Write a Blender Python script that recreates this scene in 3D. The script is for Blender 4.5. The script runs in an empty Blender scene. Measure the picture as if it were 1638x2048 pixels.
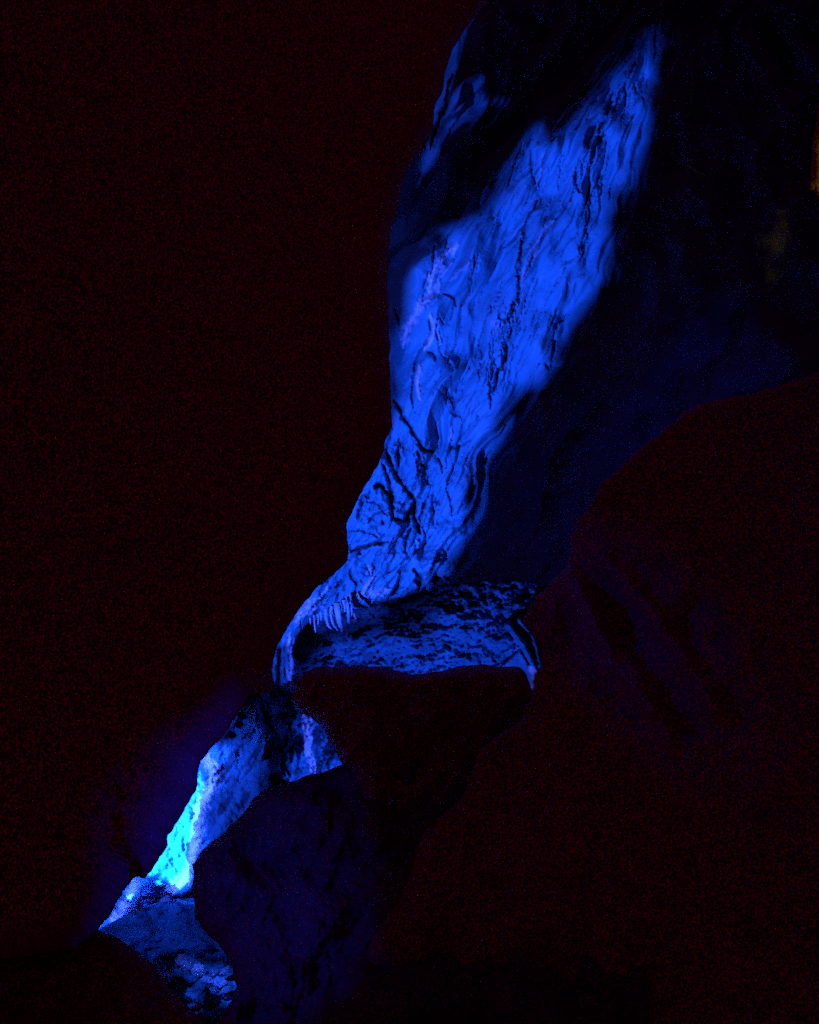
import bpy, bmesh, math, random
import numpy as np
from mathutils import Vector

C = bpy.context.scene.collection
scene = bpy.context.scene
random.seed(4)

# ------------------------------------------------------------------ camera, world, exposure
F = 2000.0                      # focal length in photo pixels (1638 x 2048)
EYE = 1.6
cd = bpy.data.cameras.new('camera')
cam = bpy.data.objects.new('camera', cd); C.objects.link(cam)
cam.location = (0, 0, EYE); cam.rotation_euler = (math.radians(90), 0, 0)
cd.sensor_fit = 'VERTICAL'; cd.sensor_height = 24.0
cd.lens = 24.0 * F / 2048.0
cd.clip_start = 0.1; cd.clip_end = 500
scene.camera = cam
w = bpy.data.worlds.new('World'); scene.world = w; w.use_nodes = True
wb = w.node_tree.nodes['Background']
wb.inputs['Color'].default_value = (1.0, 0.03, 0.22, 1); wb.inputs['Strength'].default_value = 0.038
vs = scene.view_settings
vs.view_transform = 'Standard'; vs.look = 'None'; vs.exposure = 0; vs.gamma = 1; vs.use_curve_mapping = False
scene.cycles.use_denoising = False
scene.cycles.max_bounces = 4; scene.cycles.diffuse_bounces = 2; scene.cycles.glossy_bounces = 1
scene.cycles.sample_clamp_indirect = 4.0
scene.cycles.caustics_reflective = False; scene.cycles.caustics_refractive = False

BLUE = (0.042, 0.088, 1.0)

def P(px, py, D):
    px = np.asarray(px, float); py = np.asarray(py, float); D = np.asarray(D, float)
    return np.stack([(px - 819) / F * D, D + 0 * px, EYE + (1024 - py) / F * D], -1)

# ------------------------------------------------------------------ noise
def _h(ix, iy, s):
    n = (ix.astype(np.int64) * 374761393 + iy.astype(np.int64) * 668265263 + s * 974634777) & 0xffffffff
    n = ((n ^ (n >> 13)) * 1274126177) & 0xffffffff
    return ((n ^ (n >> 16)) & 0xffffff) / float(0xffffff)

def vn(x, y, s=0):
    ix = np.floor(x); iy = np.floor(y); fx = x - ix; fy = y - iy
    out = 0
    u = fx * fx * fx * (fx * (fx * 6 - 15) + 10); v = fy * fy * fy * (fy * (fy * 6 - 15) + 10)
    def g(dx, dy):
        a = _h(ix + dx, iy + dy, s) * 2 * np.pi
        return np.cos(a) * (fx - dx) + np.sin(a) * (fy - dy)
    a = g(0, 0); b = g(1, 0); c = g(0, 1); d = g(1, 1)
    return 1.4 * ((a + (b - a) * u) + ((c + (d - c) * u) - (a + (b - a) * u)) * v)

def fbm(x, y, s=0, o=4, gain=.5):
    r = 0; a = 1
    for i in range(o):
        r = r + a * vn(x * 2 ** i + 13.7 * i, y * 2 ** i - 7.1 * i, s + i); a *= gain
    return r

def ridged(x, y, s=0, o=3):
    r = 0; a = 1
    for i in range(o):
        r = r + a * (1 - 2 * np.abs(vn(x * 2 ** i, y * 2 ** i, s + i))); a *= .5
    return r

def worley(x, y, s=0):
    ix = np.floor(x); iy = np.floor(y); f1 = np.full(np.shape(x), 9.); f2 = f1.copy()
    for dx in (-1, 0, 1):
        for dy in (-1, 0, 1):
            cx = ix + dx; cy = iy + dy
            d = np.hypot(cx + _h(cx, cy, s) - x, cy + _h(cx, cy, s + 5) - y)
            f2 = np.minimum(f2, np.maximum(f1, d)); f1 = np.minimum(f1, d)
    return f1, f2

def ss(a, b, x):
    t = np.clip((x - a) / (b - a), 0, 1); return t * t * (3 - 2 * t)

# ------------------------------------------------------------------ 2-D helpers
def rough(poly, amp, seg=9, s=1):
    """subdivide a closed outline and roughen it like broken rock"""
    out = []
    n = len(poly)
    for i in range(n):
        a = np.array(poly[i], float); b = np.array(poly[(i + 1) % n], float)
        L = np.hypot(*(b - a)); k = max(1, int(L / seg))
        for j in range(k):
            out.append(a + (b - a) * j / k)
    out = np.array(out)
    if amp:
        out = out + amp * np.stack([fbm(out[:, 0] / 38, out[:, 1] / 38, s, 4, .6),
                                    fbm(out[:, 0] / 38, out[:, 1] / 38, s + 40, 4, .6)], -1)
    return out

def inside(px, py, poly):
    c = np.zeros(px.shape, bool)
    x0, y0 = poly[:, 0], poly[:, 1]; x1, y1 = np.roll(x0, -1), np.roll(y0, -1)
    for a, b, cc, d in zip(x0, y0, x1, y1):
        if b == d: continue
        k = ((b > py) != (d > py)) & (px < (cc - a) * (py - b) / (d - b) + a)
        c ^= k
    return c

def nearest(px, py, pts, closed=True):
    best = np.full(px.shape, 1e9); bx = px.copy(); by = py.copy()
    n = len(pts)
    for i in range(n if closed else n - 1):
        a = pts[i]; b = pts[(i + 1) % n]; d = b - a; L2 = d @ d + 1e-9
        t = np.clip(((px - a[0]) * d[0] + (py - a[1]) * d[1]) / L2, 0, 1)
        qx = a[0] + t * d[0]; qy = a[1] + t * d[1]; q = np.hypot(px - qx, py - qy)
        m = q < best
        best[m] = q[m]; bx[m] = qx[m]; by[m] = qy[m]
    return best, bx, by

def grid_mesh(name, V, quads, mat, smooth=True, attrs=None):
    me = bpy.data.meshes.new(name)
    me.vertices.add(len(V)); me.vertices.foreach_set('co', np.asarray(V, np.float32).ravel())
    q = np.asarray(quads, np.int32)
    me.loops.add(q.size); me.loops.foreach_set('vertex_index', q.ravel())
    me.polygons.add(len(q)); me.polygons.foreach_set('loop_start', np.arange(len(q), dtype=np.int32) * 4)
    me.polygons.foreach_set('use_smooth', np.full(len(q), smooth))
    me.update(calc_edges=True)
    for k, v in (attrs or {}).items():
        at = me.attributes.new(k, 'FLOAT', 'POINT'); at.data.foreach_set('value', np.asarray(v, np.float32))
    me.materials.append(mat)
    o = bpy.data.objects.new(name, me); C.objects.link(o)
    return o

def relief(name, poly, step, depth, mat, thick=1.5, round_w=14, round_d=.5, attrs=None, edge_amp=4, seed=1, seg=6):
    """a real rock surface: outline, depth field in metres, edges that curl back and have thickness"""
    poly = rough(poly, edge_amp, seg, seed) if edge_amp is not None else np.array(poly, float)
    x0, y0 = poly.min(0) - step; x1, y1 = poly.max(0) + step
    X, Y = np.meshgrid(np.arange(x0, x1 + step, step), np.arange(y0, y1 + step, step))
    ins = inside(X, Y, poly)
    cell = (ins[:-1, :-1].astype(int) + ins[1:, :-1] + ins[:-1, 1:] + ins[1:, 1:]) >= 1
    used = np.zeros(X.shape, bool)
    used[:-1, :-1] |= cell; used[1:, :-1] |= cell; used[:-1, 1:] |= cell; used[1:, 1:] |= cell
    idx = np.full(X.shape, -1); idx[used] = np.arange(used.sum())
    px = X[used]; py = Y[used]; isin = ins[used]
    ce = poly
    d, nx, ny = nearest(px, py, ce)
    out = ~isin
    px[out] = nx[out]; py[out] = ny[out]; d[out] = 0
    D = depth(px, py)
    t = np.clip(1 - d / round_w, 0, 1)
    D = D + round_d * (1 - np.sqrt(np.clip(1 - t * t, 0, 1)))
    V = P(px, py, D)
    a = idx[:-1, :-1][cell]; b = idx[:-1, 1:][cell]; c = idx[1:, 1:][cell]; e = idx[1:, :-1][cell]
    quads = np.stack([a, e, c, b], -1)
    # boundary edges -> skirt going back along the view
    E = np.concatenate([quads[:, [0, 1]], quads[:, [1, 2]], quads[:, [2, 3]], quads[:, [3, 0]]])
    key = E[:, 0].astype(np.int64) * len(px) + E[:, 1]; rkey = E[:, 1].astype(np.int64) * len(px) + E[:, 0]
    B = E[~np.isin(key, rkey)]
    ring = np.unique(B); mp = np.full(len(px), -1); mp[ring] = np.arange(len(ring)) + len(px)
    V2 = P(px[ring], py[ring], D[ring] + thick)
    V = np.concatenate([V, V2])
    sk = np.stack([B[:, 1], B[:, 0], mp[B[:, 0]], mp[B[:, 1]]], -1)
    at = {}
    if attrs:
        for k, v in attrs(px, py).items():
            at[k] = np.concatenate([v, v[ring]])
    return grid_mesh(name, V, np.concatenate([quads, sk]), mat, True, at)

# ------------------------------------------------------------------ lamps and the gobos that shape their light
def lamp(name, pos, power, radius, color=BLUE, target=None, angle=None, blend=.15):
    if angle:
        ld = bpy.data.lights.new(name, 'SPOT'); ld.spot_size = angle; ld.spot_blend = blend
    else:
        ld = bpy.data.lights.new(name, 'POINT')
    ld.energy = power; ld.shadow_soft_size = radius; ld.color = color
    o = bpy.data.objects.new(name, ld); C.objects.link(o); o.location = Vector(pos)
    if target is not None:
        o.rotation_euler = (Vector(target) - Vector(pos)).to_track_quat('-Z', 'Y').to_euler()
    return o

def lamp_with_gobo(name, pos, power, radius, lit, dist, mat, color=BLUE, seg=7, thick=.25, margin=.45, n=170, edge=3):
    """a lamp behind an added gobo whose openings are cut to shape the lit patch"""
    pos = np.array(pos, float)
    polys = []
    for poly, fn in lit:
        p = rough(poly, edge, seg, 9)
        W = P(p[:, 0], p[:, 1], fn(p[:, 0], p[:, 1])) - pos
        polys.append(W / np.linalg.norm(W, axis=1)[:, None])
    ax = np.concatenate(polys); ax = (ax.max(0) + ax.min(0)) / 2; ax /= np.linalg.norm(ax)
    ux = np.cross(ax, [0, 0, 1]); ux /= np.linalg.norm(ux); uy = np.cross(ux, ax)
    flat = [np.stack([W @ ux / (W @ ax), W @ uy / (W @ ax)], -1) * dist for W in polys]
    allp = np.concatenate(flat); R = np.abs(allp).max() + margin
    g = np.linspace(-R, R, n); X, Y = np.meshgrid(g, g); step = g[1] - g[0]
    hole = np.zeros(X.shape, bool)
    for p in flat: hole |= inside(X, Y, p)
    ring = np.hypot(X, Y) > R * 1.0
    solid = ~hole & ~ring
    cell = (solid[:-1, :-1].astype(int) + solid[1:, :-1] + solid[:-1, 1:] + solid[1:, 1:]) >= 1
    cell &= ~(ring[:-1, :-1] | ring[1:, :-1] | ring[:-1, 1:] | ring[1:, 1:])
    used = np.zeros(X.shape, bool)
    used[:-1, :-1] |= cell; used[1:, :-1] |= cell; used[:-1, 1:] |= cell; used[1:, 1:] |= cell
    idx = np.full(X.shape, -1); idx[used] = np.arange(used.sum())
    x = X[used]; y = Y[used]; hh = hole[used]
    best = np.full(x.shape, 1e9); bx = x.copy(); by = y.copy()
    if hh.any():
        hx = x[hh]; hy = y[hh]; B = np.full(hx.shape, 1e9); QX = hx.copy(); QY = hy.copy()
        for p in flat:
            d, qx, qy = nearest(hx, hy, p); m = d < B; B[m] = d[m]; QX[m] = qx[m]; QY[m] = qy[m]
        x[hh] = QX; y[hh] = QY
    V = pos + ax * dist + x[:, None] * ux + y[:, None] * uy
    # far side made lumpy like rock, pushed out along the ray so that it never narrows the opening
    ray = V - pos
    bump = thick * (0.6 + .5 * fbm(x / R * 4, y / R * 4, 3, 4))
    V2 = pos + ray * (1 + np.clip(bump, .05, 9) / dist)[:, None]
    a = idx[:-1, :-1][cell]; b = idx[:-1, 1:][cell]; c = idx[1:, 1:][cell]; e = idx[1:, :-1][cell]
    q = np.stack([a, e, c, b], -1); N = len(V)
    E = np.concatenate([q[:, [0, 1]], q[:, [1, 2]], q[:, [2, 3]], q[:, [3, 0]]])
    key = E[:, 0].astype(np.int64) * N + E[:, 1]; rk = E[:, 1].astype(np.int64) * N + E[:, 0]
    B = E[~np.isin(key, rk)]
    sk = np.stack([B[:, 1], B[:, 0], B[:, 0] + N, B[:, 1] + N], -1)
    o = grid_mesh('gobo_screen', np.concatenate([V, V2]), np.concatenate([q, q[:, ::-1] + N, sk]), mat)  # unseen mask added to shape the light, not part of the cave
    o['kind'] = 'structure'
    ang = 2 * math.atan((R * .90 - radius) / dist)
    lamp(name, pos, power, radius, color, pos + ax, min(ang, 3.0), .08)
    return o

# ------------------------------------------------------------------ materials
def rock_mat(name, base, dark=(.012, .02, .03), calc=(.66, .86, .92), rough_=.75, bump=.25, nscale=3.0, var=.25, fleck=None, spec=.3, bump_dist=.03, darkamt=.35):
    m = bpy.data.materials.new(name); m.use_nodes = True; nt = m.node_tree; N = nt.nodes; L = nt.links
    bs = N['Principled BSDF']; bs.inputs['Roughness'].default_value = rough_
    bs.inputs['Specular IOR Level'].default_value = spec
    tc = N.new('ShaderNodeTexCoord')
    def noise(sc, det=6, r=.6):
        n = N.new('ShaderNodeTexNoise'); n.inputs['Scale'].default_value = sc; n.inputs['Detail'].default_value = det
        n.inputs['Roughness'].default_value = r; L.new(tc.outputs['Object'], n.inputs['Vector']); return n
    def mix(fac, a, b):
        x = N.new('ShaderNodeMix'); x.data_type = 'RGBA'
        for sock, v in ((x.inputs[0], fac), (x.inputs[6], a), (x.inputs[7], b)):
            if hasattr(v, 'links') or hasattr(v, 'is_linked'): L.new(v, sock)
            else: sock.default_value = v if not isinstance(v, tuple) else (*v, 1)
        return x.outputs[2]
    def ramp(sock, a, b, lo=0., hi=1.):
        r = N.new('ShaderNodeMapRange'); r.inputs[1].default_value = a; r.inputs[2].default_value = b
        r.inputs[3].default_value = lo; r.inputs[4].default_value = hi
        L.new(sock, r.inputs[0]); return r.outputs[0]
    n1 = noise(nscale * .5, 8); n2 = noise(nscale * 5, 6, .7); n3 = noise(nscale * 14, 3, .6)
    lo = tuple(c * (1 - var) for c in base); hi = tuple(min(1, c * (1 + var)) for c in base)
    col = mix(ramp(n1.outputs[0], .35, .65), lo, hi)
    col = mix(ramp(n2.outputs[0], .62, .75, 0, darkamt), col, dark)
    at = N.new('ShaderNodeAttribute'); at.attribute_name = 'calc'
    mm = N.new('ShaderNodeMath'); mm.operation = 'MULTIPLY'; mm.use_clamp = True
    L.new(at.outputs['Fac'], mm.inputs[0]); L.new(ramp(n2.outputs[0], .35, .55, .55, 1.15), mm.inputs[1])
    col = mix(mm.outputs[0], col, calc)
    st = N.new('ShaderNodeAttribute'); st.attribute_name = 'stain_shade'
    col = mix(st.outputs['Fac'], col, dark)  # mixes in dark for mineral stain and for shade in cracks and recesses
    if fleck:
        v = noise(fleck[1], 1, .5)
        col = mix(ramp(v.outputs[0], fleck[2], fleck[2] + .05), col, fleck[0])
    L.new(col, bs.inputs['Base Color'])
    bp = N.new('ShaderNodeBump'); bp.inputs['Strength'].default_value = bump; bp.inputs['Distance'].default_value = bump_dist
    ad = N.new('ShaderNodeMath'); ad.operation = 'ADD'; L.new(n2.outputs[0], ad.inputs[0]); L.new(n3.outputs[0], ad.inputs[1])
    L.new(ad.outputs[0], bp.inputs['Height']); L.new(bp.outputs[0], bs.inputs['Normal'])
    return m

M_flow = rock_mat('flowstone_rock', (.03, .34, .42), nscale=1.6, var=.16, bump=.55, bump_dist=.05)
M_wall = rock_mat('limestone_rock', (.03, .30, .38), nscale=2.0, var=.3, bump=.8)
M_wet = rock_mat('wet_rock', (.03, .26, .34), nscale=2.0, var=.4, rough_=.2, spec=1.0, bump=1.0, bump_dist=.10, darkamt=.5)
M_near = rock_mat('grain_flecked_rock', (.06, .09, .12), dark=(.03, .03, .03), nscale=3, var=.08, bump=.5, darkamt=.05,
                  fleck=((.62, .16, .12), 62, .54))  # red flecks imitate camera noise in the dark areas
M_mid = rock_mat('grain_flecked_dark_rock', (.05, .10, .20), dark=(.03, .03, .03), nscale=2, var=.08, bump=.5, darkamt=.05,
                 fleck=((.62, .16, .12), 34, .54))  # same red flecks, imitating camera noise at a coarser scale
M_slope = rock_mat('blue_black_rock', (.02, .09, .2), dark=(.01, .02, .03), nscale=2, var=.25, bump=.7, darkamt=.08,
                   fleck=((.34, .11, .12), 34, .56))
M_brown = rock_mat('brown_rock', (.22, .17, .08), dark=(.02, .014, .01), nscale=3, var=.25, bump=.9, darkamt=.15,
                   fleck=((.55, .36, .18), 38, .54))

def struct(o):
    o['kind'] = 'structure'; return o

# ------------------------------------------------------------------ the lit flowstone wall
LB = np.array([(-200, 1430), (0, 1262), (150, 1130), (300, 1000), (450, 890), (600, 815), (750, 778), (900, 748), (1050, 688), (1200, 600), (1300, 550)], float)
RB = np.array([(-200, 1440), (0, 1350), (150, 1312), (300, 1272), (450, 1225), (600, 1165), (750, 1080), (900, 985), (1050, 925), (1200, 810), (1300, 740)], float)

# traced cracks: (points, half width px, depth m, painted shade and stain 0-1, raggedness)
CR = [
 ([(1273,124),(1256,158),(1230,205),(1200,256),(1187,308),(1179,363),(1170,410)], 3.2, .30, .8, 5),
 ([(1251,171),(1249,209)], 3.5, .2, .8, 3), ([(1268,167),(1273,188)], 3, .2, .7, 3), ([(1285,180),(1290,214)], 2.5, .2, .6, 3),
 ([(1240,190),(1228,222)], 3.5, .2, .8, 3), ([(1210,240),(1204,275)], 2.5, .2, .6, 3),
 ([(1157,316),(1153,355),(1160,385)], 4, .2, .7, 6), ([(1063,299),(1063,342),(1072,367)], 2.6, .2, .6, 4),
 ([(1080,275),(1072,330)], 2, .15, .4, 3),
 ([(1042,290),(1025,342),(1016,372)], 2.4, .2, .6, 4), ([(1076,402),(1050,449),(1042,504),(1033,534)], 3.4, .28, .85, 6),
 ([(1050,449),(1028,478),(1008,496)], 2.6, .2, .85, 3), ([(1040,478),(1015,508)], 2, .15, .6, 4),
 ([(1147,436),(1130,465),(1109,500)], 1.8, .14, .6, 3), ([(1139,480),(1119,517)], 1.4, .1, .5, 3),
 ([(1183,380),(1179,440),(1172,480),(1161,513)], 3, .2, .6, 6), ([(1175,455),(1160,500)], 3, .15, .6, 5),
 ([(956,508),(943,551)], 2.2, .2, .7, 4), ([(871,491),(862,547)], 3, .25, .6, 3), ([(1008,406),(986,440)], 2, .15, .6, 3),
 ([(1100,330),(1085,400),(1060,430)], 1.6, .12, .3, 5), ([(1125,300),(1118,370),(1100,420)], 1.8, .14, .3, 6),
 ([(1210,300),(1200,350),(1185,400)], 2.2, .14, .3, 6), ([(1235,280),(1215,330)], 3, .12, .5, 8),
 ([(857,542),(846,575)], 3, .25, .7, 2),
 ([(857,634),(861,663),(854,681),(839,703),(828,736),(824,791),(826,815)], 3, .32, .75, 2),
 ([(876,626),(887,648)], 2.6, .2, .7, 2), ([(876,634),(872,665),(879,696)], 2.4, .25, .6, 2),
 ([(890,586),(909,597),(912,615)], 3, .25, .75, 3), ([(953,513),(942,557),(938,590),(920,615)], 2, .15, .7, 6),
 ([(1044,480),(1037,546),(1037,597),(1022,626),(1019,670),(1011,718),(993,755),(978,817)], 3.6, .34, .85, 8),
 ([(1030,610),(1014,640),(1003,690),(990,730)], 2.6, .2, .8, 8), ([(1024,650),(1010,690),(1008,740)], 2.8, .2, .8, 8),
 ([(986,612),(971,641),(960,678),(964,718),(956,766)], 2.1, .2, .7, 6),
 ([(993,645),(978,700),(975,773)], 1.8, .15, .6, 6), ([(1003,625),(988,660),(986,730),(981,780)], 1.6, .15, .6, 6),
 ([(855,703),(868,707),(870,722)], 5.5, .3, .45, 3), ([(898,773),(905,810),(916,835)], 6, .2, .75, 12),
 ([(865,755),(890,802)], 2.4, .12, .45, 9), ([(956,832),(934,868),(905,894)], 5, .25, .35, 5),
 ([(965,780),(935,790),(925,800)], 3, .1, .25, 5),
 ([(788,802),(806,832),(828,868),(843,894),(865,905)], 5, .5, .9, 4), ([(806,876),(810,912)], 2.6, .15, .6, 9),
 ([(770,898),(783,930),(798,961),(814,982),(829,1000),(829,1031),(841,1068)], 3.8, .4, .85, 3),
 ([(765,930),(780,967),(783,1007),(786,1037),(808,1043),(823,1013)], 4.2, .4, .65, 3),
 ([(750,974),(762,970),(773,985)], 6.5, .6, .95, 3), ([(737,1046),(747,1028),(771,1019)], 2.4, .2, .7, 3),
 ([(762,1040),(768,1046)], 4, .3, .6, 4), ([(704,1103),(722,1094),(753,1087),(777,1084)], 3.4, .4, .85, 2),
 ([(823,1055),(814,1074),(810,1104)], 3, .3, .7, 3), ([(798,1132),(774,1148)], 2.2, .2, .7, 3),
 ([(829,1138),(841,1159),(838,1180)], 5.5, .5, .95, 3), ([(866,1006),(869,1055)], 1.8, .12, .5, 5),
 ([(887,1098),(893,1113)], 2, .15, .6, 2), ([(942,878),(900,900)], 3.5, .2, .3, 5),
 ([(838,905),(846,935),(840,955)], 9, .2, .9, 16), ([(852,950),(852,982)], 4, .15, .6, 12),
 ([(880,918),(887,945)], 3, .2, .7, 5), ([(783,1190),(797,1172)], 5, .4, .75, 3),
 ([(722,1160),(724,1164)], 3.4, .25, .7, 1), ([(731,1128),(740,1150)], 3, .2, .35, 3),
 ([(1092,728),(1098,738)], 4.5, .3, .8, 1), ([(1140,627),(1114,645),(1107,700),(1103,735)], 3.5, .25, .2, 4),
 ([(858,1080),(830,1108),(798,1130)], 2.4, .25, .3, 3), ([(880,1120),(850,1128)], 1.8, .12, .3, 3),
 ([(880,700),(905,740),(900,770)], 3, .12, .2, 8), ([(700,1140),(712,1170),(706,1200)], 3, .3, .5, 4),
 ([(690,1150),(665,1190),(650,1212)], 2.6, .3, .45, 4), ([(668,1170),(645,1200),(625,1215)], 2, .25, .4, 3),
 ([(600,1240),(603,1262)], 2, .25, .6, 1),
 ([(578,1268),(568,1300),(570,1350),(580,1390)], 1.6, .15, .6, 2), ([(560,1300),(557,1335),(559,1370),(572,1400)], 4.2, .4, .85, 2),
 ([(586,1275),(578,1310),(580,1350)], 1.4, .12, .4, 2),
]
CALC = [
 ([(916,487),(883,520),(865,550),(861,590),(839,619),(817,652),(808,695)], 6.5, .9), ([(905,520),(880,560),(872,600)], 3, .5),
 ([(861,626),(868,656),(857,685),(848,700)], 4.5, .9), ([(839,729),(836,773),(840,800)], 4, 1.0), ([(901,855),(901,885)], 4, .5),
 ([(876,660),(880,690)], 2, .7), ([(737,1132),(742,1159),(730,1175)], 5, .7), ([(690,1195),(730,1190),(783,1178)], 6, .55),
 ([(832,1080),(836,1094)], 5, .6), ([(590,1240),(610,1215),(640,1195)], 6, .8), ([(640,1200),(648,1185),(654,1172)], 3, .8),
 ([(600,1235),(620,1222),(650,1208)], 3, .8), ([(578,1268),(582,1300),(580,1340),(584,1385)], 4.2, .95),
 ([(595,1338),(597,1358)], 4, .6), ([(1088,300),(1075,380)], 3, .25), ([(1085,470),(1060,520),(1045,560)], 5, .3),
 ([(1000,640),(990,660)], 12, .25), ([(940,520),(900,560)], 5, .25), ([(1110,440),(1080,480)], 4, .3),
]
# feathered dark streaks: bundles of thin strands that follow the fall of the rock
rf = np.random.RandomState(11)
FEATHER = [  # guide line, spread px, strands, half width, strength
 ([(1044,480),(1037,546),(1037,597)], 8, 14, 1.0, .7), ([(1035,600),(1022,640),(1012,700)], 20, 46, 1.2, .85),
 ([(1010,640),(985,720),(975,780)], 16, 26, 1.1, .7), ([(990,600),(965,650),(958,720)], 12, 18, 1.0, .6),
 ([(953,513),(942,557),(932,600)], 8, 12, 1.0, .65), ([(1185,420),(1170,480),(1162,520)], 10, 18, 1.1, .65),
 ([(1273,130),(1230,205),(1187,308)], 10, 26, 1.2, .7), ([(1160,320),(1150,370)], 9, 10, 1.2, .65),
 ([(1110,330),(1090,420),(1060,480)], 26, 22, 1.0, .35), ([(1040,300),(1020,370)], 9, 12, 1.0, .5),
 ([(898,773),(905,810),(916,845)], 12, 24, 1.3, .75), ([(838,900),(848,940),(848,985)], 16, 42, 1.4, .85),
 ([(803,865),(812,930)], 8, 20, 1.1, .7), ([(862,940),(868,1000),(872,1060)], 9, 16, 1.0, .5),
 ([(870,500),(850,560)], 14, 14, 1.0, .35), ([(830,620),(815,690)], 12, 12, 1.0, .3), ([(1240,240),(1215,330),(1195,400)], 18, 18, 1.0, .35),
 ([(740,990),(760,1040)], 18, 22, 1.3, .5), ([(880,1060),(900,1110)], 14, 12, 1.1, .45), ([(700,1130),(660,1190),(610,1225)], 10, 26, 1.3, .5),
 ([(760,1150),(700,1195)], 16, 18, 1.2, .4), ([(800,1060),(815,1120)], 22, 18, 1.1, .4), ([(940,650),(900,760)], 30, 14, .9, .25),
]
STR = []
for g_, sp, cnt, hw, stg in FEATHER:
    g_ = np.array(g_, float)
    for _ in range(cnt):
        u = rf.rand() * (len(g_) - 1); i0 = min(int(u), len(g_) - 2); f = u - i0
        p = g_[i0] * (1 - f) + g_[i0 + 1] * f; dv = g_[i0 + 1] - g_[i0]; dv = dv / np.hypot(*dv)
        p = p + rf.normal(size=2) * sp * .55
        an = rf.normal() * .22; dv = np.array([dv[0] * math.cos(an) - dv[1] * math.sin(an), dv[0] * math.sin(an) + dv[1] * math.cos(an)])
        Ls = 8 + 22 * rf.rand(); mid = p + rf.normal(size=2) * 1.2
        STR.append(([tuple(p - dv * Ls / 2), tuple(mid), tuple(p + dv * Ls / 2)], hw * (.7 + .6 * rf.rand()), .10 * stg, stg * (.5 + .5 * rf.rand()), 2))
for _ in range(260):                     # faint hairline folds all over, along the flow
    y = rf.rand() * 1150 + 60; l = np.interp(y, LB[:, 0], LB[:, 1]); r = np.interp(y, RB[:, 0], RB[:, 1]); tt = rf.rand()
    x = l + (r - l) * tt; Ls = 25 + 60 * rf.rand(); y2 = y + Ls
    x2 = np.interp(y2, LB[:, 0], LB[:, 1]) * (1 - tt) + np.interp(y2, RB[:, 0], RB[:, 1]) * tt + rf.normal() * 5
    STR.append(([(x, y), ((x + x2) / 2 + rf.normal() * 2.5, (y + y2) / 2), (x2, y2)], .8 + 1.1 * rf.rand(), .05 + .09 * rf.rand(), .05 + .3 * rf.rand() ** 2, 3))
CR = [(p, w_ * (.78 if p[0][1] < 850 else 1.05), d_ * (.7 if p[0][1] < 850 else 1.1), min(1, st_ * (1 if p[0][1] < 850 else 1.15)), rg_ * .8) for p, w_, d_, st_, rg_ in CR] + [  # lower cracks darkened further to stand in for relief shade
 ([(905,150),(890,215),(868,262),(862,300)], 3, .4, .9, 3), ([(990,170),(975,225),(968,250)], 2, .2, .3, 2), ([(935,215),(905,255),(880,300)], 2, .2, .5, 3),
 ([(790,620),(800,660)], 2, .2, .3, 2),
 ([(735,985),(722,1010),(718,1040)], 5, .3, .45, 8), ([(775,985),(790,1020)], 7, .3, .4, 8), ([(820,1120),(800,1150),(790,1185)], 3.5, .35, .6, 4),  # from here dark patches painted as shade between the blocks
 ([(760,1095),(750,1125),(745,1150)], 3, .3, .45, 5), ([(850,1000),(838,1040),(850,1070),(845,1100)], 3, .35, .55, 5), ([(905,930),(898,980),(905,1030)], 2.6, .25, .35, 5),
 ([(700,1060),(730,1062),(760,1075)], 3, .25, .4, 5), ([(800,880),(795,920),(806,960)], 4, .3, .4, 6), ([(735,1000),(760,1010),(772,1030)], 3, .3, .5, 5),
] + STR

def strokes(px, py, table, wmul=1.0, seed=50):
    for k, row in enumerate(table):
        pts = np.array(row[0], float); wd = row[1] * wmul; rag = row[4] if len(row) > 4 else 4
        lo = pts.min(0) - 6 * wd - 14; hi = pts.max(0) + 6 * wd + 14
        m = (px > lo[0]) & (px < hi[0]) & (py > lo[1]) & (py < hi[1])
        if not m.any(): continue
        x = px[m]; y = py[m]
        x2 = x + rag * fbm(x / 26, y / 26, seed + k, 5, .55); y2 = y + rag * fbm(x / 26, y / 26, seed + k + 99, 5, .55)
        d, qx, qy = nearest(x2, y2, pts, False)
        e0 = np.hypot(qx - pts[0][0], qy - pts[0][1]); e1 = np.hypot(qx - pts[-1][0], qy - pts[-1][1])
        taper = np.clip(np.minimum(e0, e1) / 18, 0, 1) * .6 + .4
        vary = 1 + .75 * fbm(x / 13, y / 13, seed + k + 7, 2)
        yield k, m, x, y, d / (wd * taper * np.clip(vary, .25, 2)), row

def flow_uv(px, py):
    l = np.interp(py, LB[:, 0], LB[:, 1]); r = np.interp(py, RB[:, 0], RB[:, 1])
    wd = np.maximum(r - l, 120)
    return (px - l) / wd, wd

def base_B(px, py):
    return 31.0 - (px - 900) * .0045 - (1150 - py) * .0042

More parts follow.
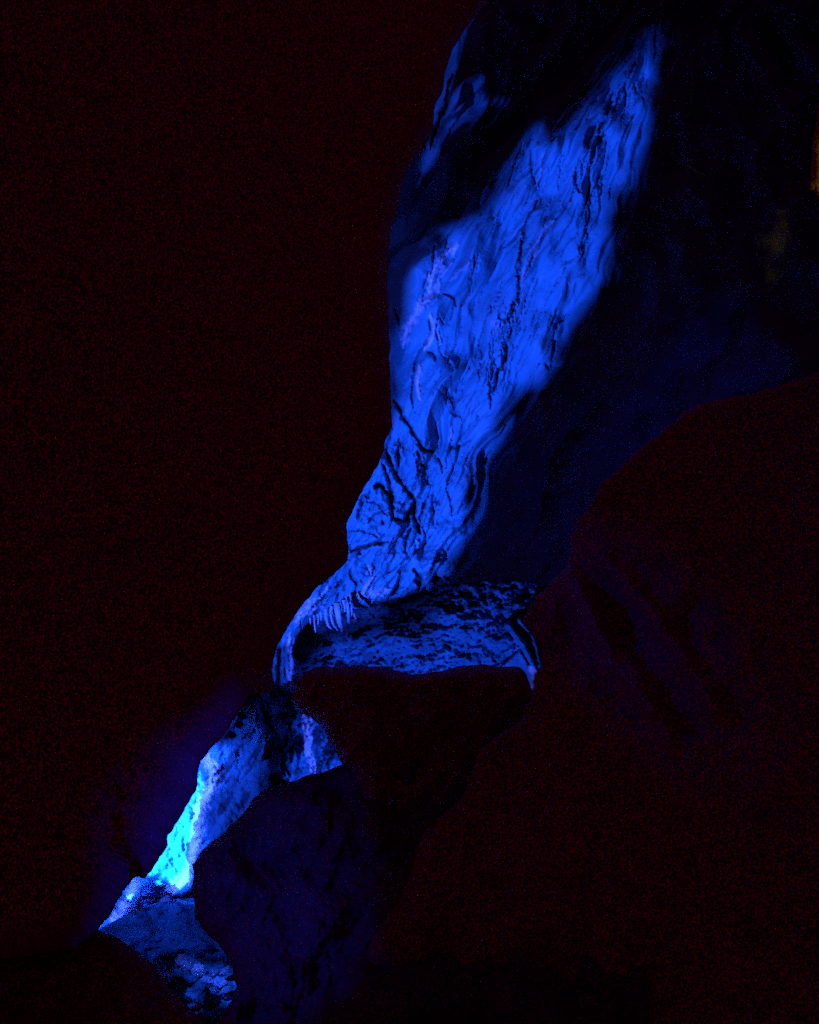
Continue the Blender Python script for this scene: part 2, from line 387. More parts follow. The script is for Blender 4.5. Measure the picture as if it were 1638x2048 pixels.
def depth_B(px, py):
    px = np.asarray(px, float); py = np.asarray(py, float)
    t, wd = flow_uv(px, py)
    D = base_B(px, py)
    wx = 40 * fbm(px / 170, py / 170, 7, 3); wy = 40 * fbm(px / 170, py / 170, 17, 3)
    rg = 1 - .85 * ss(1.0, 1.3, t)
    st = .5 + .5 * vn(px / 120, py / 120, 77)
    def folds(across, along):
        q = .85 * (1 - .4 * ss(1.0, 1.3, t)) * fbm(across * .8, along, 21, 2)
        q = q + rg * .25 * ridged(across * 1.6 + 3, along * 1.7, 31, 2)
        return q + rg * .075 * st * ridged(across * 5, along * 3, 41, 2) + .02 * fbm(across * 14, along * 8, 45, 3)
    lt = ss(-.05, -.45, t)
    h = (1 - lt) * folds(t * 3.2 + wx / 130., (py + wy) / 420.) + lt * folds((px + .45 * py + wx) / 95., (py - .45 * px) / 330.)
    h = h + .012 * fbm(px / 11, py / 11, 46, 4)
    # below y~930 the wall is broken into blocks
    blk = ss(880, 960, py) * ss(1000, 880, px)
    f1, f2 = worley((px + 25 * fbm(px / 60, py / 60, 5)) / 48, (py + 30 * fbm(px / 60, py / 60, 6)) / 75, 3)
    h = h + blk * (.95 * (f1 - .4) + .5 * (f2 - f1) + .10 * fbm(px / 20, py / 20, 8, 3))
    h = h + .45 * fbm(px / 95, py / 120, 58, 2)
    D = D - h
    for k, m, x, y, q, row in strokes(px, py, CR):
        D[m] += row[2] * np.exp(-q * q)
    for k, m, x, y, q, row in strokes(px, py, CALC, 1.0, 300):
        D[m] -= .10 * np.exp(-q * q)
    return D

def attr_B(px, py):
    st = np.zeros(px.shape); ca = np.zeros(px.shape)
    for k, m, x, y, q, row in strokes(px, py, CR):
        st[m] = np.maximum(st[m], row[3] * np.exp(-(q * 1.05) ** 2 * 1.2))
    for k, m, x, y, q, row in strokes(px, py, CALC, 1.15, 300):
        ca[m] = np.maximum(ca[m], row[2] * ss(1.7, .5, q) * (.75 + .5 * vn(x / 5, y / 9, 4)))
    t, wd = flow_uv(px, py)
    wx = 22 * fbm(px / 90, py / 90, 7, 3)
    s = fbm(t * 22 + wx / 9, (py + wx) / 130., 61, 4, .6)
    st = np.maximum(st, .22 * ss(.45, 1., s)); ca = np.maximum(ca, .07 * ss(.1, .9, -s))
    g = fbm(px / 150, py / 150, 66, 3)
    ca = np.maximum(ca, .04 * ss(-.2, .6, g))
    return {'stain_shade': np.clip(st, 0, 1), 'calc': np.clip(ca, 0, 1)}

wall_poly = [(640,-120),(1740,-120),(1740,1180),(1200,1200),(1095,1172),(1010,1160),(950,1162),(905,1168),(872,1150),(845,1182),(800,1196),
             (760,1208),(716,1222),(690,1226),(655,1240),(630,1242),(612,1252),(598,1264),(591,1280),(587,1312),(597,1326),(604,1361),(591,1369),
             (591,1384),(583,1398),(592,1412),(594,1428),(575,1422),(556,1400),(520,1390),(480,1300),(560,1100),(600,800)]
struct(relief('cave_wall', wall_poly, 1.9, depth_B, M_flow, thick=3, round_w=16, round_d=.7, attrs=attr_B, edge_amp=2.5, seed=2))

# ------------------------------------------------------------------ scalloped wall behind the opening
def depth_D(px, py):
    px = np.asarray(px, float); py = np.asarray(py, float)
    wx = 9 * fbm(px / 40, py / 40, 5, 3); wy = 9 * fbm(px / 40, py / 40, 6, 3)
    a = -.16
    u = px * np.cos(a) + py * np.sin(a); v = -px * np.sin(a) + py * np.cos(a)
    f1, f2 = worley((u + wx) / 26, (v + wy) / 10.5, 9)
    g1, g2 = worley((u + wx) / 60, (v + wy) / 26, 19)
    k1, k2 = worley((u + wx * 1.5) / 13, (v + wy * 1.5) / 7.5, 29)
    am = np.clip(.95 + .7 * fbm(px / 55, py / 35, 23, 3), .35, 1.6)
    h = am * (.42 * (.6 - f1) + .26 * (.6 - k1)) + .28 * (.6 - g1) + .13 * fbm(px / 8, py / 6, 3, 4, .6) + .5 * fbm(px / 90, py / 50, 24, 2)
    up = ss(1250, 1200, py + .12 * (px - 900)) * ss(850, 900, px)
    h = h * (1 - .3 * up) + up * .55 * fbm(px / 24, py / 20, 71, 4, .65)
    D = 34.4 + (py - 1250) * .016 - h
    # two leaning fins at the right end
    for (p, wdt, amt) in (([(1018,1250),(1048,1290),(1072,1338)], 9, 1.6), ([(1040,1240),(1068,1275),(1082,1330)], 8, 2.2)):
        d, _, _ = nearest(px.copy(), py.copy(), np.array(p, float), False)
        D = D - amt * np.clip(1 - d / wdt, 0, 1) ** .6
    wedge = inside(px, py, np.array([(990,1345),(1040,1302),(1056,1328),(1078,1345),(1066,1392),(1050,1380)], float))
    D = np.where(wedge, 33.6 + (py - 1250) * .01 + .04 * fbm(px / 9, py / 9, 3), D)
    return D

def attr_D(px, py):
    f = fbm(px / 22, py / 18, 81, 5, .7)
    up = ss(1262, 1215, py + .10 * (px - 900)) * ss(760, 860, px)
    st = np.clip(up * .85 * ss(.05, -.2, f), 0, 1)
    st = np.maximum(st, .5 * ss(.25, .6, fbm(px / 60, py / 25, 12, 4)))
    st = np.maximum(st, .75 * ss(40, -10, (py - 1262) + (px - 640) * .0) * ss(900, 840, px))  # upper left darkened: stain plus painted shade behind the stalactites
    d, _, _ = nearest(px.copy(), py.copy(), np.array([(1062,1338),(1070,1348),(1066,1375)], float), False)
    return {'stain_shade': st, 'calc': .8 * ss(9, 3, d)}
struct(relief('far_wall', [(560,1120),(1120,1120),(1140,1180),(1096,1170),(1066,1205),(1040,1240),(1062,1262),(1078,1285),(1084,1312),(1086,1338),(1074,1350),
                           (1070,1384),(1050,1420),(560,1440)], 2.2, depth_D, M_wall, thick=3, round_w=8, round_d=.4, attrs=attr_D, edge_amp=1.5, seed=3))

# ------------------------------------------------------------------ bright gully wall, lower left, and the scaly triangle
def depth_F(px, py):
    px = np.asarray(px, float); py = np.asarray(py, float)
    D = 25.0 - (px - 350) * .006 + (1700 - py) * .009
    D = D + 4.0 * ss(515, 600, px + .25 * (1480 - py) + 34 * fbm(px / 45, py / 60, 91, 4, .6))            # recess that holds the triangle
    h = .30 * fbm(px / 75, py / 95, 5, 4) + .075 * fbm(px / 20, py / 24, 6, 4, .6)
    f1, f2 = worley(px / 10, py / 12, 2)
    kn = ss(1620, 1540, py) * ss(470, 420, px)
    h = h + kn * .22 * (.6 - f1) + .03 * fbm(px / 5, py / 5, 4, 2)
    g1, g2 = worley((px + 4 * fbm(px / 20, py / 20, 3)) / 10, (py - .25 * px + 3 * fbm(px / 15, py / 15, 4)) / 5, 8)
    tri = ss(560, 590, px)
    h = h + tri * .17 * (.6 - g1)
    # rounded crest running beside the lamp
    d, _, _ = nearest(px.copy(), py.copy(), np.array([(430,1520),(400,1590),(380,1660),(365,1720),(345,1775)], float), False)
    h = h + .12 * np.exp(-(d / 30) ** 2)
    for c in ((487, 1432), (482, 1448), (468, 1470)):
        h = h - .5 * np.exp(-(((px - c[0]) / 8) ** 2 + ((py - c[1]) / 6) ** 2))
    return D - h

def attr_F(px, py):
    n = fbm(px / 12, py / 12, 15, 4, .6)
    d1, _, _ = nearest(px.copy(), py.copy(), np.array([(412,1520),(432,1540),(425,1570),(405,1600),(396,1650),(385,1710),(372,1750),(345,1778)], float), False)
    ca = .85 * ss(17, 6, d1 + 8 * n)
    d2, _, _ = nearest(px.copy(), py.copy(), np.array([(270,1765),(255,1800),(230,1840)], float), False)
    ca = np.maximum(ca, .75 * ss(12, 5, d2 + 6 * n))
    d3, _, _ = nearest(px.copy(), py.copy(), np.array([(613,1436),(617,1470),(615,1495),(622,1520),(630,1548)], float), False)
    ca = np.maximum(ca, 1.0 * ss(9.5, 6, d3 + 2.5 * n - 2.5 * ss(1500, 1450, py)))
    core = ss(34, 18, np.hypot((px - 352) * 1.0, (py - 1690) * .42))
    ca = ca * (1 - core)
    st = .8 * ss(.0, .5, fbm((px + .5 * py) / 22, (py - .5 * px) / 80, 18, 5, .6)) * ss(395, 440, px)  # dark streaks painting in the fall-off of light towards the right
    for c in ((487, 1432), (480, 1450), (466, 1470)):
        st = np.maximum(st, .95 * ss(1.3, .7, np.hypot((px - c[0]) / 9, (py - c[1]) / 6) + .5 * n))  # pits also coloured dark, as shade inside them
    st = st * (1 - core)
    return {'stain_shade': st, 'calc': ca}
struct(relief('gully_wall', [(60,1980),(120,1800),(330,1500),(450,1360),(560,1370),(760,1400),(760,1640),(520,1700),(420,1790),(384,1785),(345,1800),(270,1830),(200,1900)],
              2.2, depth_F, M_wall, thick=2, round_w=10, round_d=.3, attrs=attr_F, edge_amp=3, seed=4))

# ------------------------------------------------------------------ floor slope at the bottom left
def depth_J(px, py):
    px = np.asarray(px, float); py = np.asarray(py, float)
    D = 24.6 - (py - 1780) * .018
    h = .30 * fbm(px / 70, py / 50, 25, 4) + .035 * fbm(px / 14, py / 14, 26, 4)
    f1, f2 = worley((px + 8 * fbm(px / 30, py / 30, 2)) / 42, (py + 8 * fbm(px / 30, py / 30, 3)) / 30, 12)
    h = h + ss(1850, 1900, py) * .32 * (.7 - f1)
    return D - h
struct(relief('cave_floor', [(100,1900),(200,1858),(270,1822),(340,1797),(388,1772),(450,1800),(620,1900),(620,2150),(250,2150),(100,2000)],
              2.2, depth_J, M_wall, thick=2, round_w=8, round_d=.2,
              attrs=lambda x, y: {'stain_shade': .55 * ss(.2, .6, fbm(x / 55, y / 45, 28, 5, .55)), 'calc': 0 * x}, edge_amp=3, seed=5))

# ------------------------------------------------------------------ dim middle mass right of the gully
def depth_I(px, py):
    px = np.asarray(px, float); py = np.asarray(py, float)
    D = 20.5 - (py - 1560) * .008 - (px - 400) * .003
    h = .55 * fbm(px / 150, py / 130, 35, 3) + .12 * ridged((px + py * .4) / 90, (py - px * .3) / 160, 36, 4) + .05 * fbm(px / 12, py / 12, 37, 3)
    return D - h
struct(relief('rock_slope', [(403,1701),(443,1671),(465,1648),(500,1606),(530,1580),(571,1565),(630,1547),(685,1530),(720,1522),(900,1480),(1100,1500),(1300,1700),(1300,2200),
                             (470,2200),(440,2040),(476,1975),(462,1925),(428,1880),(404,1856),(391,1834),(384,1781),(388,1726)],
              3, depth_I, M_slope, thick=2.5, round_w=30, round_d=1.0,
              attrs=lambda x, y: {'stain_shade': .35 * ss(.1, .7, fbm((x + .6 * y) / 40, (y - .6 * x) / 150, 38, 4, .55)), 'calc': 0 * x}, edge_amp=4, seed=6))

# the chamber closes far behind everything
struct(relief('chamber_wall', [(-1800,-900),(3200,-900),(3200,3000),(-1800,3000)], 24, lambda x, y: 42.0 - 1.6 * fbm(np.asarray(x) / 260, np.asarray(y) / 260, 95, 4), M_mid, thick=2, edge_amp=None, seed=12))

# ------------------------------------------------------------------ dark rock masses close to the camera
def depth_near(D0, gx, gy, amp, s, sc=120, cx=819, cy=1024):
    def f(px, py):
        px = np.asarray(px, float); py = np.asarray(py, float)
        return D0 + gx * (px - cx) + gy * (py - cy) - amp * (fbm(px / sc, py / sc, s, 5, .55) + .35 * ridged((px + .5 * py) / (sc * 1.2), (py - .4 * px) / (sc * 3), s + 3, 3))
    return f
A_poly = [(-300,-300),(1010,-300),(978,0),(935,50),(905,100),(893,140),(885,180),(868,220),(862,262),(848,290),(825,325),(806,360),(798,400),(784,450),(777,500),
          (776,600),(779,700),(782,800),(785,850),(772,880),(768,900),(757,930),(735,965),(715,1000),(693,1045),(697,1095),(694,1122),(660,1155),(620,1190),(597,1220),
          (575,1255),(556,1285),(546,1320),(545,1350),(550,1382),(535,1384),(502,1387),(487,1415),(461,1448),(443,1477),(421,1499),(399,1521),(395,1569),
          (377,1609),(355,1646),(333,1671),(337,1693),(318,1723),(291,1755),(275,1752),(260,1767),(234,1799),(223,1829),(199,1858),(150,1900),(-300,1950)]
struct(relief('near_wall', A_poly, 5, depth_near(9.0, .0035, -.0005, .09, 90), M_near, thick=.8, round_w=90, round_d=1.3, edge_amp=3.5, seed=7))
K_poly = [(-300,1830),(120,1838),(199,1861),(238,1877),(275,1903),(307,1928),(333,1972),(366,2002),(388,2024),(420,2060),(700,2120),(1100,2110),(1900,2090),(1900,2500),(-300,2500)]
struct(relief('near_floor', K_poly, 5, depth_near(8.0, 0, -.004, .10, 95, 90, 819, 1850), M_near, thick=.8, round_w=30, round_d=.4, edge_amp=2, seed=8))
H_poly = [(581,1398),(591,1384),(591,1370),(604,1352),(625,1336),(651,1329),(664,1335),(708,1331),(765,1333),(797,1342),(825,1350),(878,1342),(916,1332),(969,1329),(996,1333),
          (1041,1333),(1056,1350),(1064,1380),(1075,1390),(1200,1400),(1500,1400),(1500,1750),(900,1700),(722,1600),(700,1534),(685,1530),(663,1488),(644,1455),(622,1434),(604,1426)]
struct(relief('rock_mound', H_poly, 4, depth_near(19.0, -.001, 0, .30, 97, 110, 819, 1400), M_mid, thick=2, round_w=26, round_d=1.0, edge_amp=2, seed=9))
C_poly = [(1900,690),(1640,745),(1560,772),(1500,790),(1445,797),(1410,803),(1375,821),(1316,868),(1252,918),(1205,967),(1176,1014),(1149,1046),(1141,1079),
          (1135,1131),(1100,1161),(1094,1170),(1066,1205),(1038,1243),(1062,1262),(1080,1289),(1086,1330),(1078,1346),(1068,1384),(1040,1440),(960,1500),(930,1590),(850,1660),(800,1800),(740,1880),(640,2200),(2300,2200),(2300,690)]
def depth_C(px, py):
    D = depth_near(15.0, -.004, 0, .22, 99, 130, 1200, 1200)(px, py)
    for p, wdt in (([(1140,1150),(1200,1260),(1290,1370),(1340,1480)], 22), ([(1210,1120),(1300,1220),(1380,1330),(1430,1420)], 20), ([(1160,1180),(1230,1330),(1300,1420)], 14)):
        d, _, _ = nearest(np.array(px, float), np.array(py, float), np.array(p, float), False)
        D = D - .35 * np.exp(-(d / wdt) ** 2)
    return D
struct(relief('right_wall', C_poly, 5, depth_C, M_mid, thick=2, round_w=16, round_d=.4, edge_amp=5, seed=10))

struct(relief('rock_outcrop', [(1648,150),(1634,230),(1626,290),(1621,340),(1616,375),(1630,384),(1645,402),(1700,430),(1900,430),(1900,100)], 2.5,
              lambda x, y: 21.0 + .01 * (x - 1638) - .25 * fbm(np.asarray(x) / 22, np.asarray(y) / 45, 90, 4), M_brown, thick=1.5, round_w=6, round_d=.2, edge_amp=3, seed=11))

# ------------------------------------------------------------------ things: stalactites, boulders, knobs
def tag(o, label, cat, group=None):
    o['label'] = label; o['category'] = cat
    if group: o['group'] = group
    return o

def stalactite(pts, r0, r1, D, label, seed):
    pts = np.array(pts, float); n = 26; seg = 14
    t = np.linspace(0, len(pts) - 1, n); cx = np.interp(t, range(len(pts)), pts[:, 0]); cy = np.interp(t, range(len(pts)), pts[:, 1])
    c = P(cx, cy, D); s = np.linspace(0, 1, n)
    rr = (r0 + (r1 - r0) * s) * D / F * (1 + .16 * vn(s * 7 + seed, s * 0, seed)) * np.sqrt(np.clip(1 - np.clip((s - .88) / .12, 0, 1) ** 2, .02, 1))
    a = np.linspace(0, 2 * np.pi, seg, endpoint=False)
    V = []; S, A = np.meshgrid(s, a, indexing='ij')
    R = rr[:, None] * (1 + .22 * vn(np.cos(A) * 1.6 + seed, S * 3 + np.sin(A) * 1.6, seed + 3))
    V = np.stack([c[:, 0][:, None] + R * np.cos(A), c[:, 1][:, None] + R * np.sin(A), c[:, 2][:, None] + 0 * A], -1).reshape(-1, 3)
    q = []
    for i in range(n - 1):
        for j in range(seg):
            k = (j + 1) % seg
            q.append((i * seg + j, i * seg + k, (i + 1) * seg + k, (i + 1) * seg + j))
    o = grid_mesh('stalactite', V, q, M_flow, True, {'calc': .28 + .22 * vn(V[:, 2] * 3, V[:, 0] * 5, seed), 'stain_shade': np.zeros(len(V))})
    return tag(o, label, 'stalactite', 'stalactites under the ledge')

ST = [
 ([(673,1206),(675,1222),(679,1244),(684,1258),(688,1266)], 6.5, 4.4, 'thickest and longest stalactite of the fringe, flared at its tip'),
 ([(663,1212),(662,1232),(666,1248),(676,1262)], 3.0, 2.4, 'curved stalactite just left of the thickest one'),
 ([(652,1218),(652,1236),(657,1253),(664,1259)], 3.6, 1.9, 'hook shaped stalactite second left of the thickest one'),
 ([(687,1200),(690,1215),(690,1224)], 3.8, 1.4, 'short stalactite just right of the thickest one'),
 ([(694,1204),(697,1226),(698,1248)], 3.2, 3.6, 'straight stalactite with blunt tip, second right of the thickest one'),
 ([(703,1212),(704,1226),(703,1233)], 2.0, 1.0, 'thin stalactite between the blunt one and the rightmost one'),
 ([(708,1226),(711,1236),(712,1246)], 2.4, 3.6, 'rightmost stalactite of the fringe, short and stubby'),
 ([(641,1225),(643,1236),(642,1242)], 3.2, 1.0, 'small pointed stalactite beside the hook shaped one'),
 ([(635,1228),(637,1240),(636,1250)], 1.8, 1.0, 'small stalactite in the left half of the fringe, near the long thin one'),
 ([(628,1230),(629,1246),(631,1265)], 2.6, 1.2, 'long thin stalactite at the left end of the fringe'),
 ([(620,1236),(621,1244),(621,1249)], 2.4, 1.0, 'leftmost tiny stalactite of the fringe near the ribbon of flowstone'),
]
for i, (p, a, b, lab) in enumerate(ST):
    stalactite(p, a, b, 30.3 + .05 * (i % 3), lab, 10 + i * 7)

def boulder(name, cx, cy, rx, ry, D, mat, label, seed, rot=0, depth=None, sub=5, lump=.28, calc=0., group=None, cat='boulder'):
    bm = bmesh.new(); bmesh.ops.create_icosphere(bm, subdivisions=sub, radius=1)
    V = np.array([v.co[:] for v in bm.verts])
    x, y, z = V.T
    r = 1 + lump * (fbm(x * 1.3 + seed, y * 1.3 + z * .9, seed, 5, .55) + .6 * fbm(z * 1.5 + 9, x * 1.2 - y, seed + 4, 4, .55))
    # a few planar breaks
    rs = np.random.RandomState(seed)
    Vn = V * r[:, None]
    for k in range(7):
        n = rs.normal(size=3); n /= np.linalg.norm(n); h = .62 + .25 * rs.rand(); dd = Vn @ n - h
        Vn = Vn - np.clip(dd, 0, None)[:, None] * n * .85
    s = D / F; dz = depth or (rx + ry) / 2 * .8
    px = Vn[:, 0] * rx; pz = Vn[:, 2] * ry
    c, sn = math.cos(rot), math.sin(rot)
    W = np.stack([(px * c - pz * sn) * s, Vn[:, 1] * dz * s, (px * sn + pz * c) * s], -1)
    for v, co in zip(bm.verts, W): v.co = co
    for f in bm.faces: f.smooth = True
    me = bpy.data.meshes.new(name); bm.to_mesh(me); bm.free(); me.materials.append(mat)
    if calc:
        at = me.attributes.new('calc', 'FLOAT', 'POINT'); at.data.foreach_set('value', np.full(len(V), calc, np.float32))
    o = bpy.data.objects.new(name, me); C.objects.link(o)
    o.location = P(cx, cy, D).tolist()
    return tag(o, label, cat, group)

boulder('rock_knob', 861, 1174, 11, 9, 30.2, M_wall, 'rounded rock knob hanging at the foot of the lit wall beside the black slot', 3, cat='rock')
boulder('rock_knob', 694, 1123, 5, 5, 30.2, M_flow, 'small pale nub standing out from the left edge of the lit wall', 5, cat='rock')
BL = [
 (370, 1928, 24, 13, 21.6, -.3, .45, 'pale wet boulder shining at the upper left of the boulder pile'),
 (398, 1942, 15, 12, 21.3, -.8, .7, 'brightest wet boulder, white blue, at the top of the boulder pile'),
 (428, 1944, 12, 10, 21.4, .2, .2, 'small wet boulder between the brightest one and the curled one'),
 (450, 1943, 11, 9, 21.2, .6, .4, 'small curled wet stone at the upper right of the boulder pile'),
 (418, 1962, 13, 11, 21.0, .1, .45, 'wet boulder in the middle of the boulder pile'),
 (442, 1966, 15, 9, 20.9, .4, .45, 'flat glinting wet stone on the right side of the boulder pile'),
 (452, 1980, 17, 6, 20.7, .5, .25, 'low wet slab leaning up at the right foot of the boulder pile'),
 (424, 1982, 9, 10, 20.7, -.4, .2, 'small wet stone at the foot of the boulder pile'),
 (361, 1975, 34, 26, 20.6, .2, .0, 'big dull boulder in front of the shining ones, lower left'),
 (400, 1988, 24, 22, 20.3, -.2, .0, 'dark boulder in shade below the shining ones'),
 (331, 1960, 8, 5, 21.0, .3, .5, 'tiny bright wet stone far left of the boulder pile'),
 (392, 2017, 14, 6, 19.8, .3, .25, 'thin bright stone at the very bottom of the gully'),
 (395, 1890, 30, 15, 22.3, -.1, .0, 'broad dull boulder above the shining pile'),
 (345, 1893, 26, 14, 22.6, .2, .0, 'dull boulder at the left above the shining pile'),
 (303, 1905, 15, 13, 22.6, .2, .0, 'small dull boulder half hidden by the dark foreground edge'),
]
for i, (cx, cy, rx, ry, D, rot, calc, lab) in enumerate(BL):
    boulder('boulder', cx, cy, rx, ry, D, M_wet if calc else M_wall, lab, 20 + i * 3, rot, calc=calc, group='boulders in the gully', lump=.35)  # calc pales the wet stones, standing in for their highlights
boulder('boulder', 306, 1778, 24, 16, 24.1, M_wall, 'shaded boulder standing before the brightest cyan rock', 77, .5, lump=.3)
boulder('boulder', 330, 1800, 12, 7, 24.0, M_wall, 'small lit boulder at the foot of the brightest cyan rock', 79, .3, lump=.35, calc=.4)

# ------------------------------------------------------------------ blue floodlights and added fill lamps, each behind a made-up gobo
panel = [(1332,-12),(1316,22),(1301,60),(1285,108),(1255,140),(1222,175),(1195,215),(1165,240),(1135,262),(1108,290),(1094,292),(1082,262),(1060,258),(1052,300),(1032,340),(1015,385),
         (985,425),(945,448),(900,468),(868,492),(838,510),(822,545),(815,590),(818,640),(806,672),(797,700),(797,760),(803,800),(790,830),(770,880),(740,930),
         (690,980),(660,1060),(660,1120),(600,1180),(520,1260),(530,1285),(600,1285),(622,1272),(700,1272),(716,1252),(724,1222),(760,1204),(800,1190),(850,1176),(872,1166),(885,1150),(905,1108),(930,1075),(940,1010),(944,955),(965,922),(985,895),(1000,868),
         (992,830),(1012,800),(1040,775),(1078,760),(1106,740),(1108,705),(1128,660),(1165,610),(1192,580),(1205,540),(1205,470),(1215,420),(1250,370),(1278,310),(1292,260),(1300,190),(1312,110),(1326,50),(1340,-12)]
lamp_with_gobo('floodlight_wall', P(-250, 1750, 15), 40000, .03, [(panel, depth_B)], 1.6, M_near)

side = [[(978,-20),(960,10),(935,50),(915,120),(905,170),(885,235),(868,262),(840,262),(850,200),(880,90),(930,-20)],
        [(990,165),(965,150),(930,165),(905,190),(893,225),(880,262),(862,290),(845,315),(842,352),(860,335),(885,290),(905,262),(930,240),(960,235),(985,195)],
        [(1012,185),(990,200),(975,235),(968,255),(985,238),(1003,215)],
        [(826,320),(808,355),(801,385),(810,385),(820,360)]]
lamp_with_gobo('fill_lamp_high', P(-900, 700, 13), 11000, .02, [(p, depth_B) for p in side], 3.2, M_near, n=260, edge=2)  # separate lamp added for the fainter patches at the upper left
strip = [[(850,340),(800,350),(760,450),(740,700),(740,900),(770,900),(792,860),(790,780),(800,720),(800,690),(806,650),(812,600),(815,540),(840,500),(860,478),(840,440),(830,410)]]
lamp_with_gobo('fill_lamp_low', P(-1100, 250, 17), 1700, .03, [(p, depth_B) for p in strip], 3.0, M_near, n=220, edge=2)  # weak lamp added for the dim strip left of the panel

ribbon = [(530,1275),(600,1275),(612,1300),(612,1390),(600,1400),(560,1396),(530,1380)]
lamp_with_gobo('fill_lamp_ribbon', P(-900, 1350, 15), 22000, .02, [(ribbon, depth_B)], 1.4, M_near)  # added lamp for the ribbon, where the wall lamp is blocked
GB = (.012, .105, 1.0)
def Fb(px, py): return 25.0 + (px - 350) * .008 + (1700 - py) * .008
def Jb(px, py): return 24.3 - (py - 1780) * .018
core = [(408,1530),(400,1540),(407,1565),(399,1582),(396,1602),(393,1631),(389,1653),(382,1682),(374,1712),(379,1734),(370,1759),(355,1776),(342,1772),(329,1763),(318,1748),(300,1752),(280,1740),(290,1600),(380,1540)]
lamp_with_gobo('floodlight_gully', P(-60, 1650, 21), 52000, .014, [(core, depth_F), ([(263,1784),(266,1792),(254,1804),(252,1796)], depth_F)], 1.0, M_near, GB, edge=11)
bright = [(399,1512),(425,1492),(463,1500),(460,1536),(441,1565),(425,1590),(405,1606),(398,1646),(414,1679),(404,1703),(386,1730),(390,1756),(372,1778),(348,1790),(322,1768),(300,1760),(280,1740),(330,1560)]
tongue = [(240,1730),(283,1752),(290,1768),(262,1812),(238,1843),(200,1870),(180,1850)]
foot = [(286,1816),(315,1797),(338,1790),(345,1796),(322,1811),(297,1824)]
lamp_with_gobo('fill_lamp_gully_wide', P(-60, 1250, 20), 15000, .03, [(bright, depth_F), (tongue, depth_F), (foot, depth_F)], 1.0, M_near, edge=7)  # lamp added to brighten the rock around the core
mid = [(480,1370),(545,1375),(552,1400),(548,1440),(530,1500),(520,1540),(505,1580),(480,1630),(440,1690),(400,1730),(395,1785),(345,1800),(250,1850),(180,1860),(250,1600)]
floor_lit = [(180,1850),(400,1770),(440,1870),(480,1940),(490,1985),(430,2060),(330,2040)]
lamp_with_gobo('fill_lamp_gully_far', P(-700, 1420, 16), 13000, .07, [(mid, depth_F)], 1.2, M_near, edge=5)  # further added lamp, for the mid tones of the gully
lamp_with_gobo('fill_lamp_floor', P(-900, 900, 12), 4800, .07, [(floor_lit, depth_J)], 1.2, M_near, edge=5)  # lamp added so the floor has its own brightness
def Gb(px, py): return 28.3 + 0 * px
tri = [(604,1415),(640,1415),(720,1500),(720,1560),(640,1575),(570,1585),(560,1565),(575,1520),(588,1460),(596,1430)]
lamp_with_gobo('floodlight_side', P(900, 1560, 24.5), 3000, .03, [(tri, depth_F)], 1.0, M_mid, edge=4)
def Db(px, py): return 34.4 + (py - 1250) * .016
arch = [(600,1342),(645,1318),(655,1300),(665,1277),(700,1266),(780,1240),(850,1212),(900,1178),(980,1140),(1150,1120),(1120,1400),(600,1400)]
lamp_with_gobo('floodlight_arch', P(800, 1620, 30.6), 2500, .11, [(arch, depth_D)], .9, M_mid, edge=4)
dimr = [(1500,560),(1500,800),(1200,1010),(1150,1140),(1090,1190),(930,1190),(960,1080),(1060,960),(1220,830),(1330,740),(1400,620)]
lamp_with_gobo('dim_fill_lamp_wall', P(2000, 1500, 18), 420, .3, [(dimr, base_B)], 1.8, M_near, (.03, .05, 1), edge=6)  # added fill standing in for faint bounced light
def Ib(px, py): return 20.5 - (py - 1560) * .008
slope = [(400,1690),(470,1640),(560,1560),(700,1525),(720,1600),(620,1660),(740,1700),(700,1850),(760,1880),(700,1960),(560,2060),(440,2060),(480,1960),(380,1850)]
lamp_with_gobo('dim_fill_lamp_slope', P(-300, 1750, 12), 400, .1, [(slope, depth_I)], 1.0, M_near, (.03, .05, 1), edge=8)  # weak fill added over the slope
def Cb(px, py): return 14.5 + 0 * px
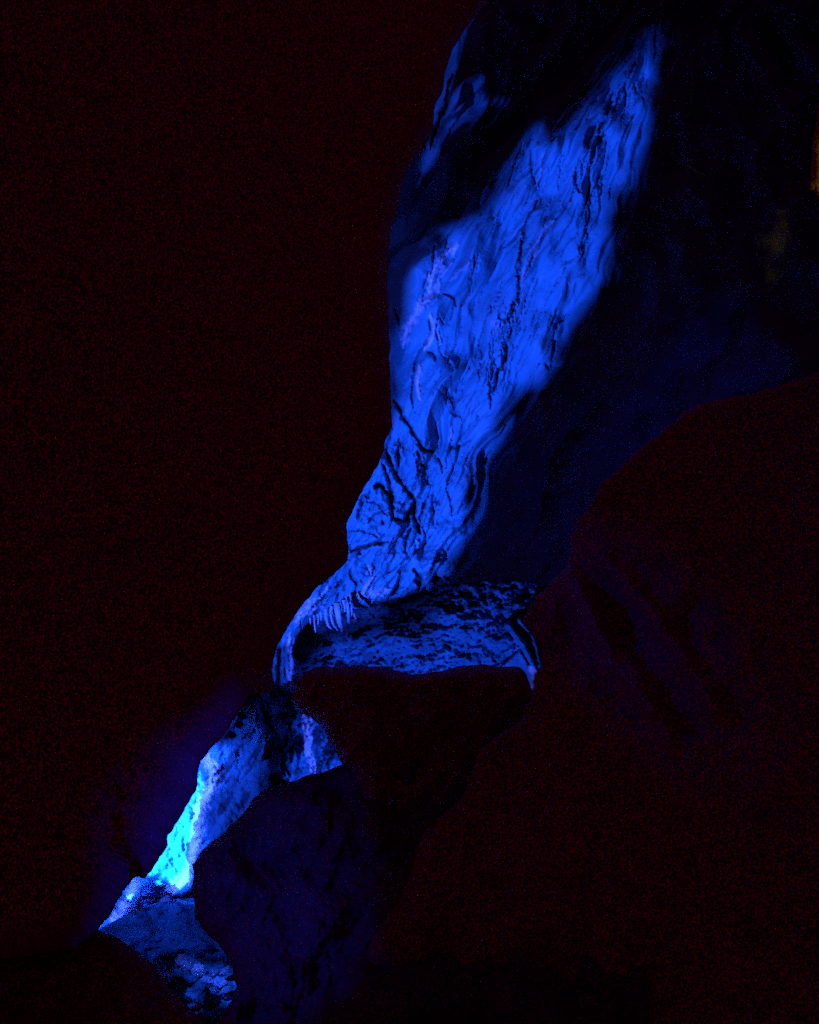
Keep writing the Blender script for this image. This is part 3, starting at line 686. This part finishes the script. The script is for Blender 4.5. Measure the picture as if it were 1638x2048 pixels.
lamp_with_gobo('dim_fill_lamp_right', P(-500, 500, 10), 550, .1, [([(1130,1110),(1200,1100),(1330,1220),(1440,1400),(1430,1480),(1300,1440),(1180,1300),(1130,1220)], depth_C)], 1.0, M_near, (.03, .05, 1), edge=8)  # weak blue fill added to bring out the right wall ridges
def A_fn(x, y):
    x = np.array(x, float); y = np.array(y, float)
    d, _, _ = nearest(x, y, np.array(A_poly, float)); d = np.where(inside(x, y, np.array(A_poly, float)), d, 0)
    tt = np.clip(1 - d / 90, 0, 1)
    return depth_near(9.0, .0035, -.0005, .09, 90)(x, y) + 1.3 * (1 - np.sqrt(np.clip(1 - tt * tt, 0, 1)))
rim = [(440,1420),(462,1448),(421,1499),(399,1530),(394,1569),(354,1646),(332,1680),(318,1723),(275,1752),(234,1799),(205,1848),(190,1830),(230,1740),(275,1640),(330,1540)]
lamp_with_gobo('rim_glow_lamp', P(2100, 1100, 8.6), 1500, .11, [(rim, A_fn)], 1.6, M_near, (.0, .02, 1), edge=8)  # added lamp imitating lens glow along the near wall's edge
pool = [(352,1912),(380,1912),(410,1930),(455,1932),(468,1945),(476,1970),(450,1990),(420,1985),(400,1960),(365,1935),(350,1930)]
lamp_with_gobo('fill_lamp_pool', P(-400, 1100, 14), 17000, .03, [(pool, lambda x, y: depth_J(x, y) - .4), ([(322,1955),(340,1950),(338,1966),(322,1968)], depth_J), ([(378,2008),(408,2005),(405,2026),(382,2026)], depth_J)], 1.3, M_near, (.035, .10, 1), edge=5)  # lamp added to make the wet stones shine
def out_fn(x, y): return 21.0 + 0 * x
lamp_with_gobo('warm_lamp', P(2100, 500, 16), 420, .03, [([(1632,285),(1700,270),(1720,390),(1644,392),(1626,368),(1631,330)], out_fn)], .8, M_near, (1.0, .60, .16), edge=4)
lamp_with_gobo('warm_spill', P(2600, 500, 13), 2600, .02, [([(1574,360),(1566,430),(1556,428),(1562,365)], depth_B), ([(1572,440),(1562,500),(1548,565),(1538,560),(1550,500),(1558,440)], depth_B), ([(1540,470),(1532,540),(1524,540),(1530,470)], depth_B)], 1.5, M_near, (1, .12, .0), edge=4, n=260)  # separate added lamp; its gobo cuts the light into streaks
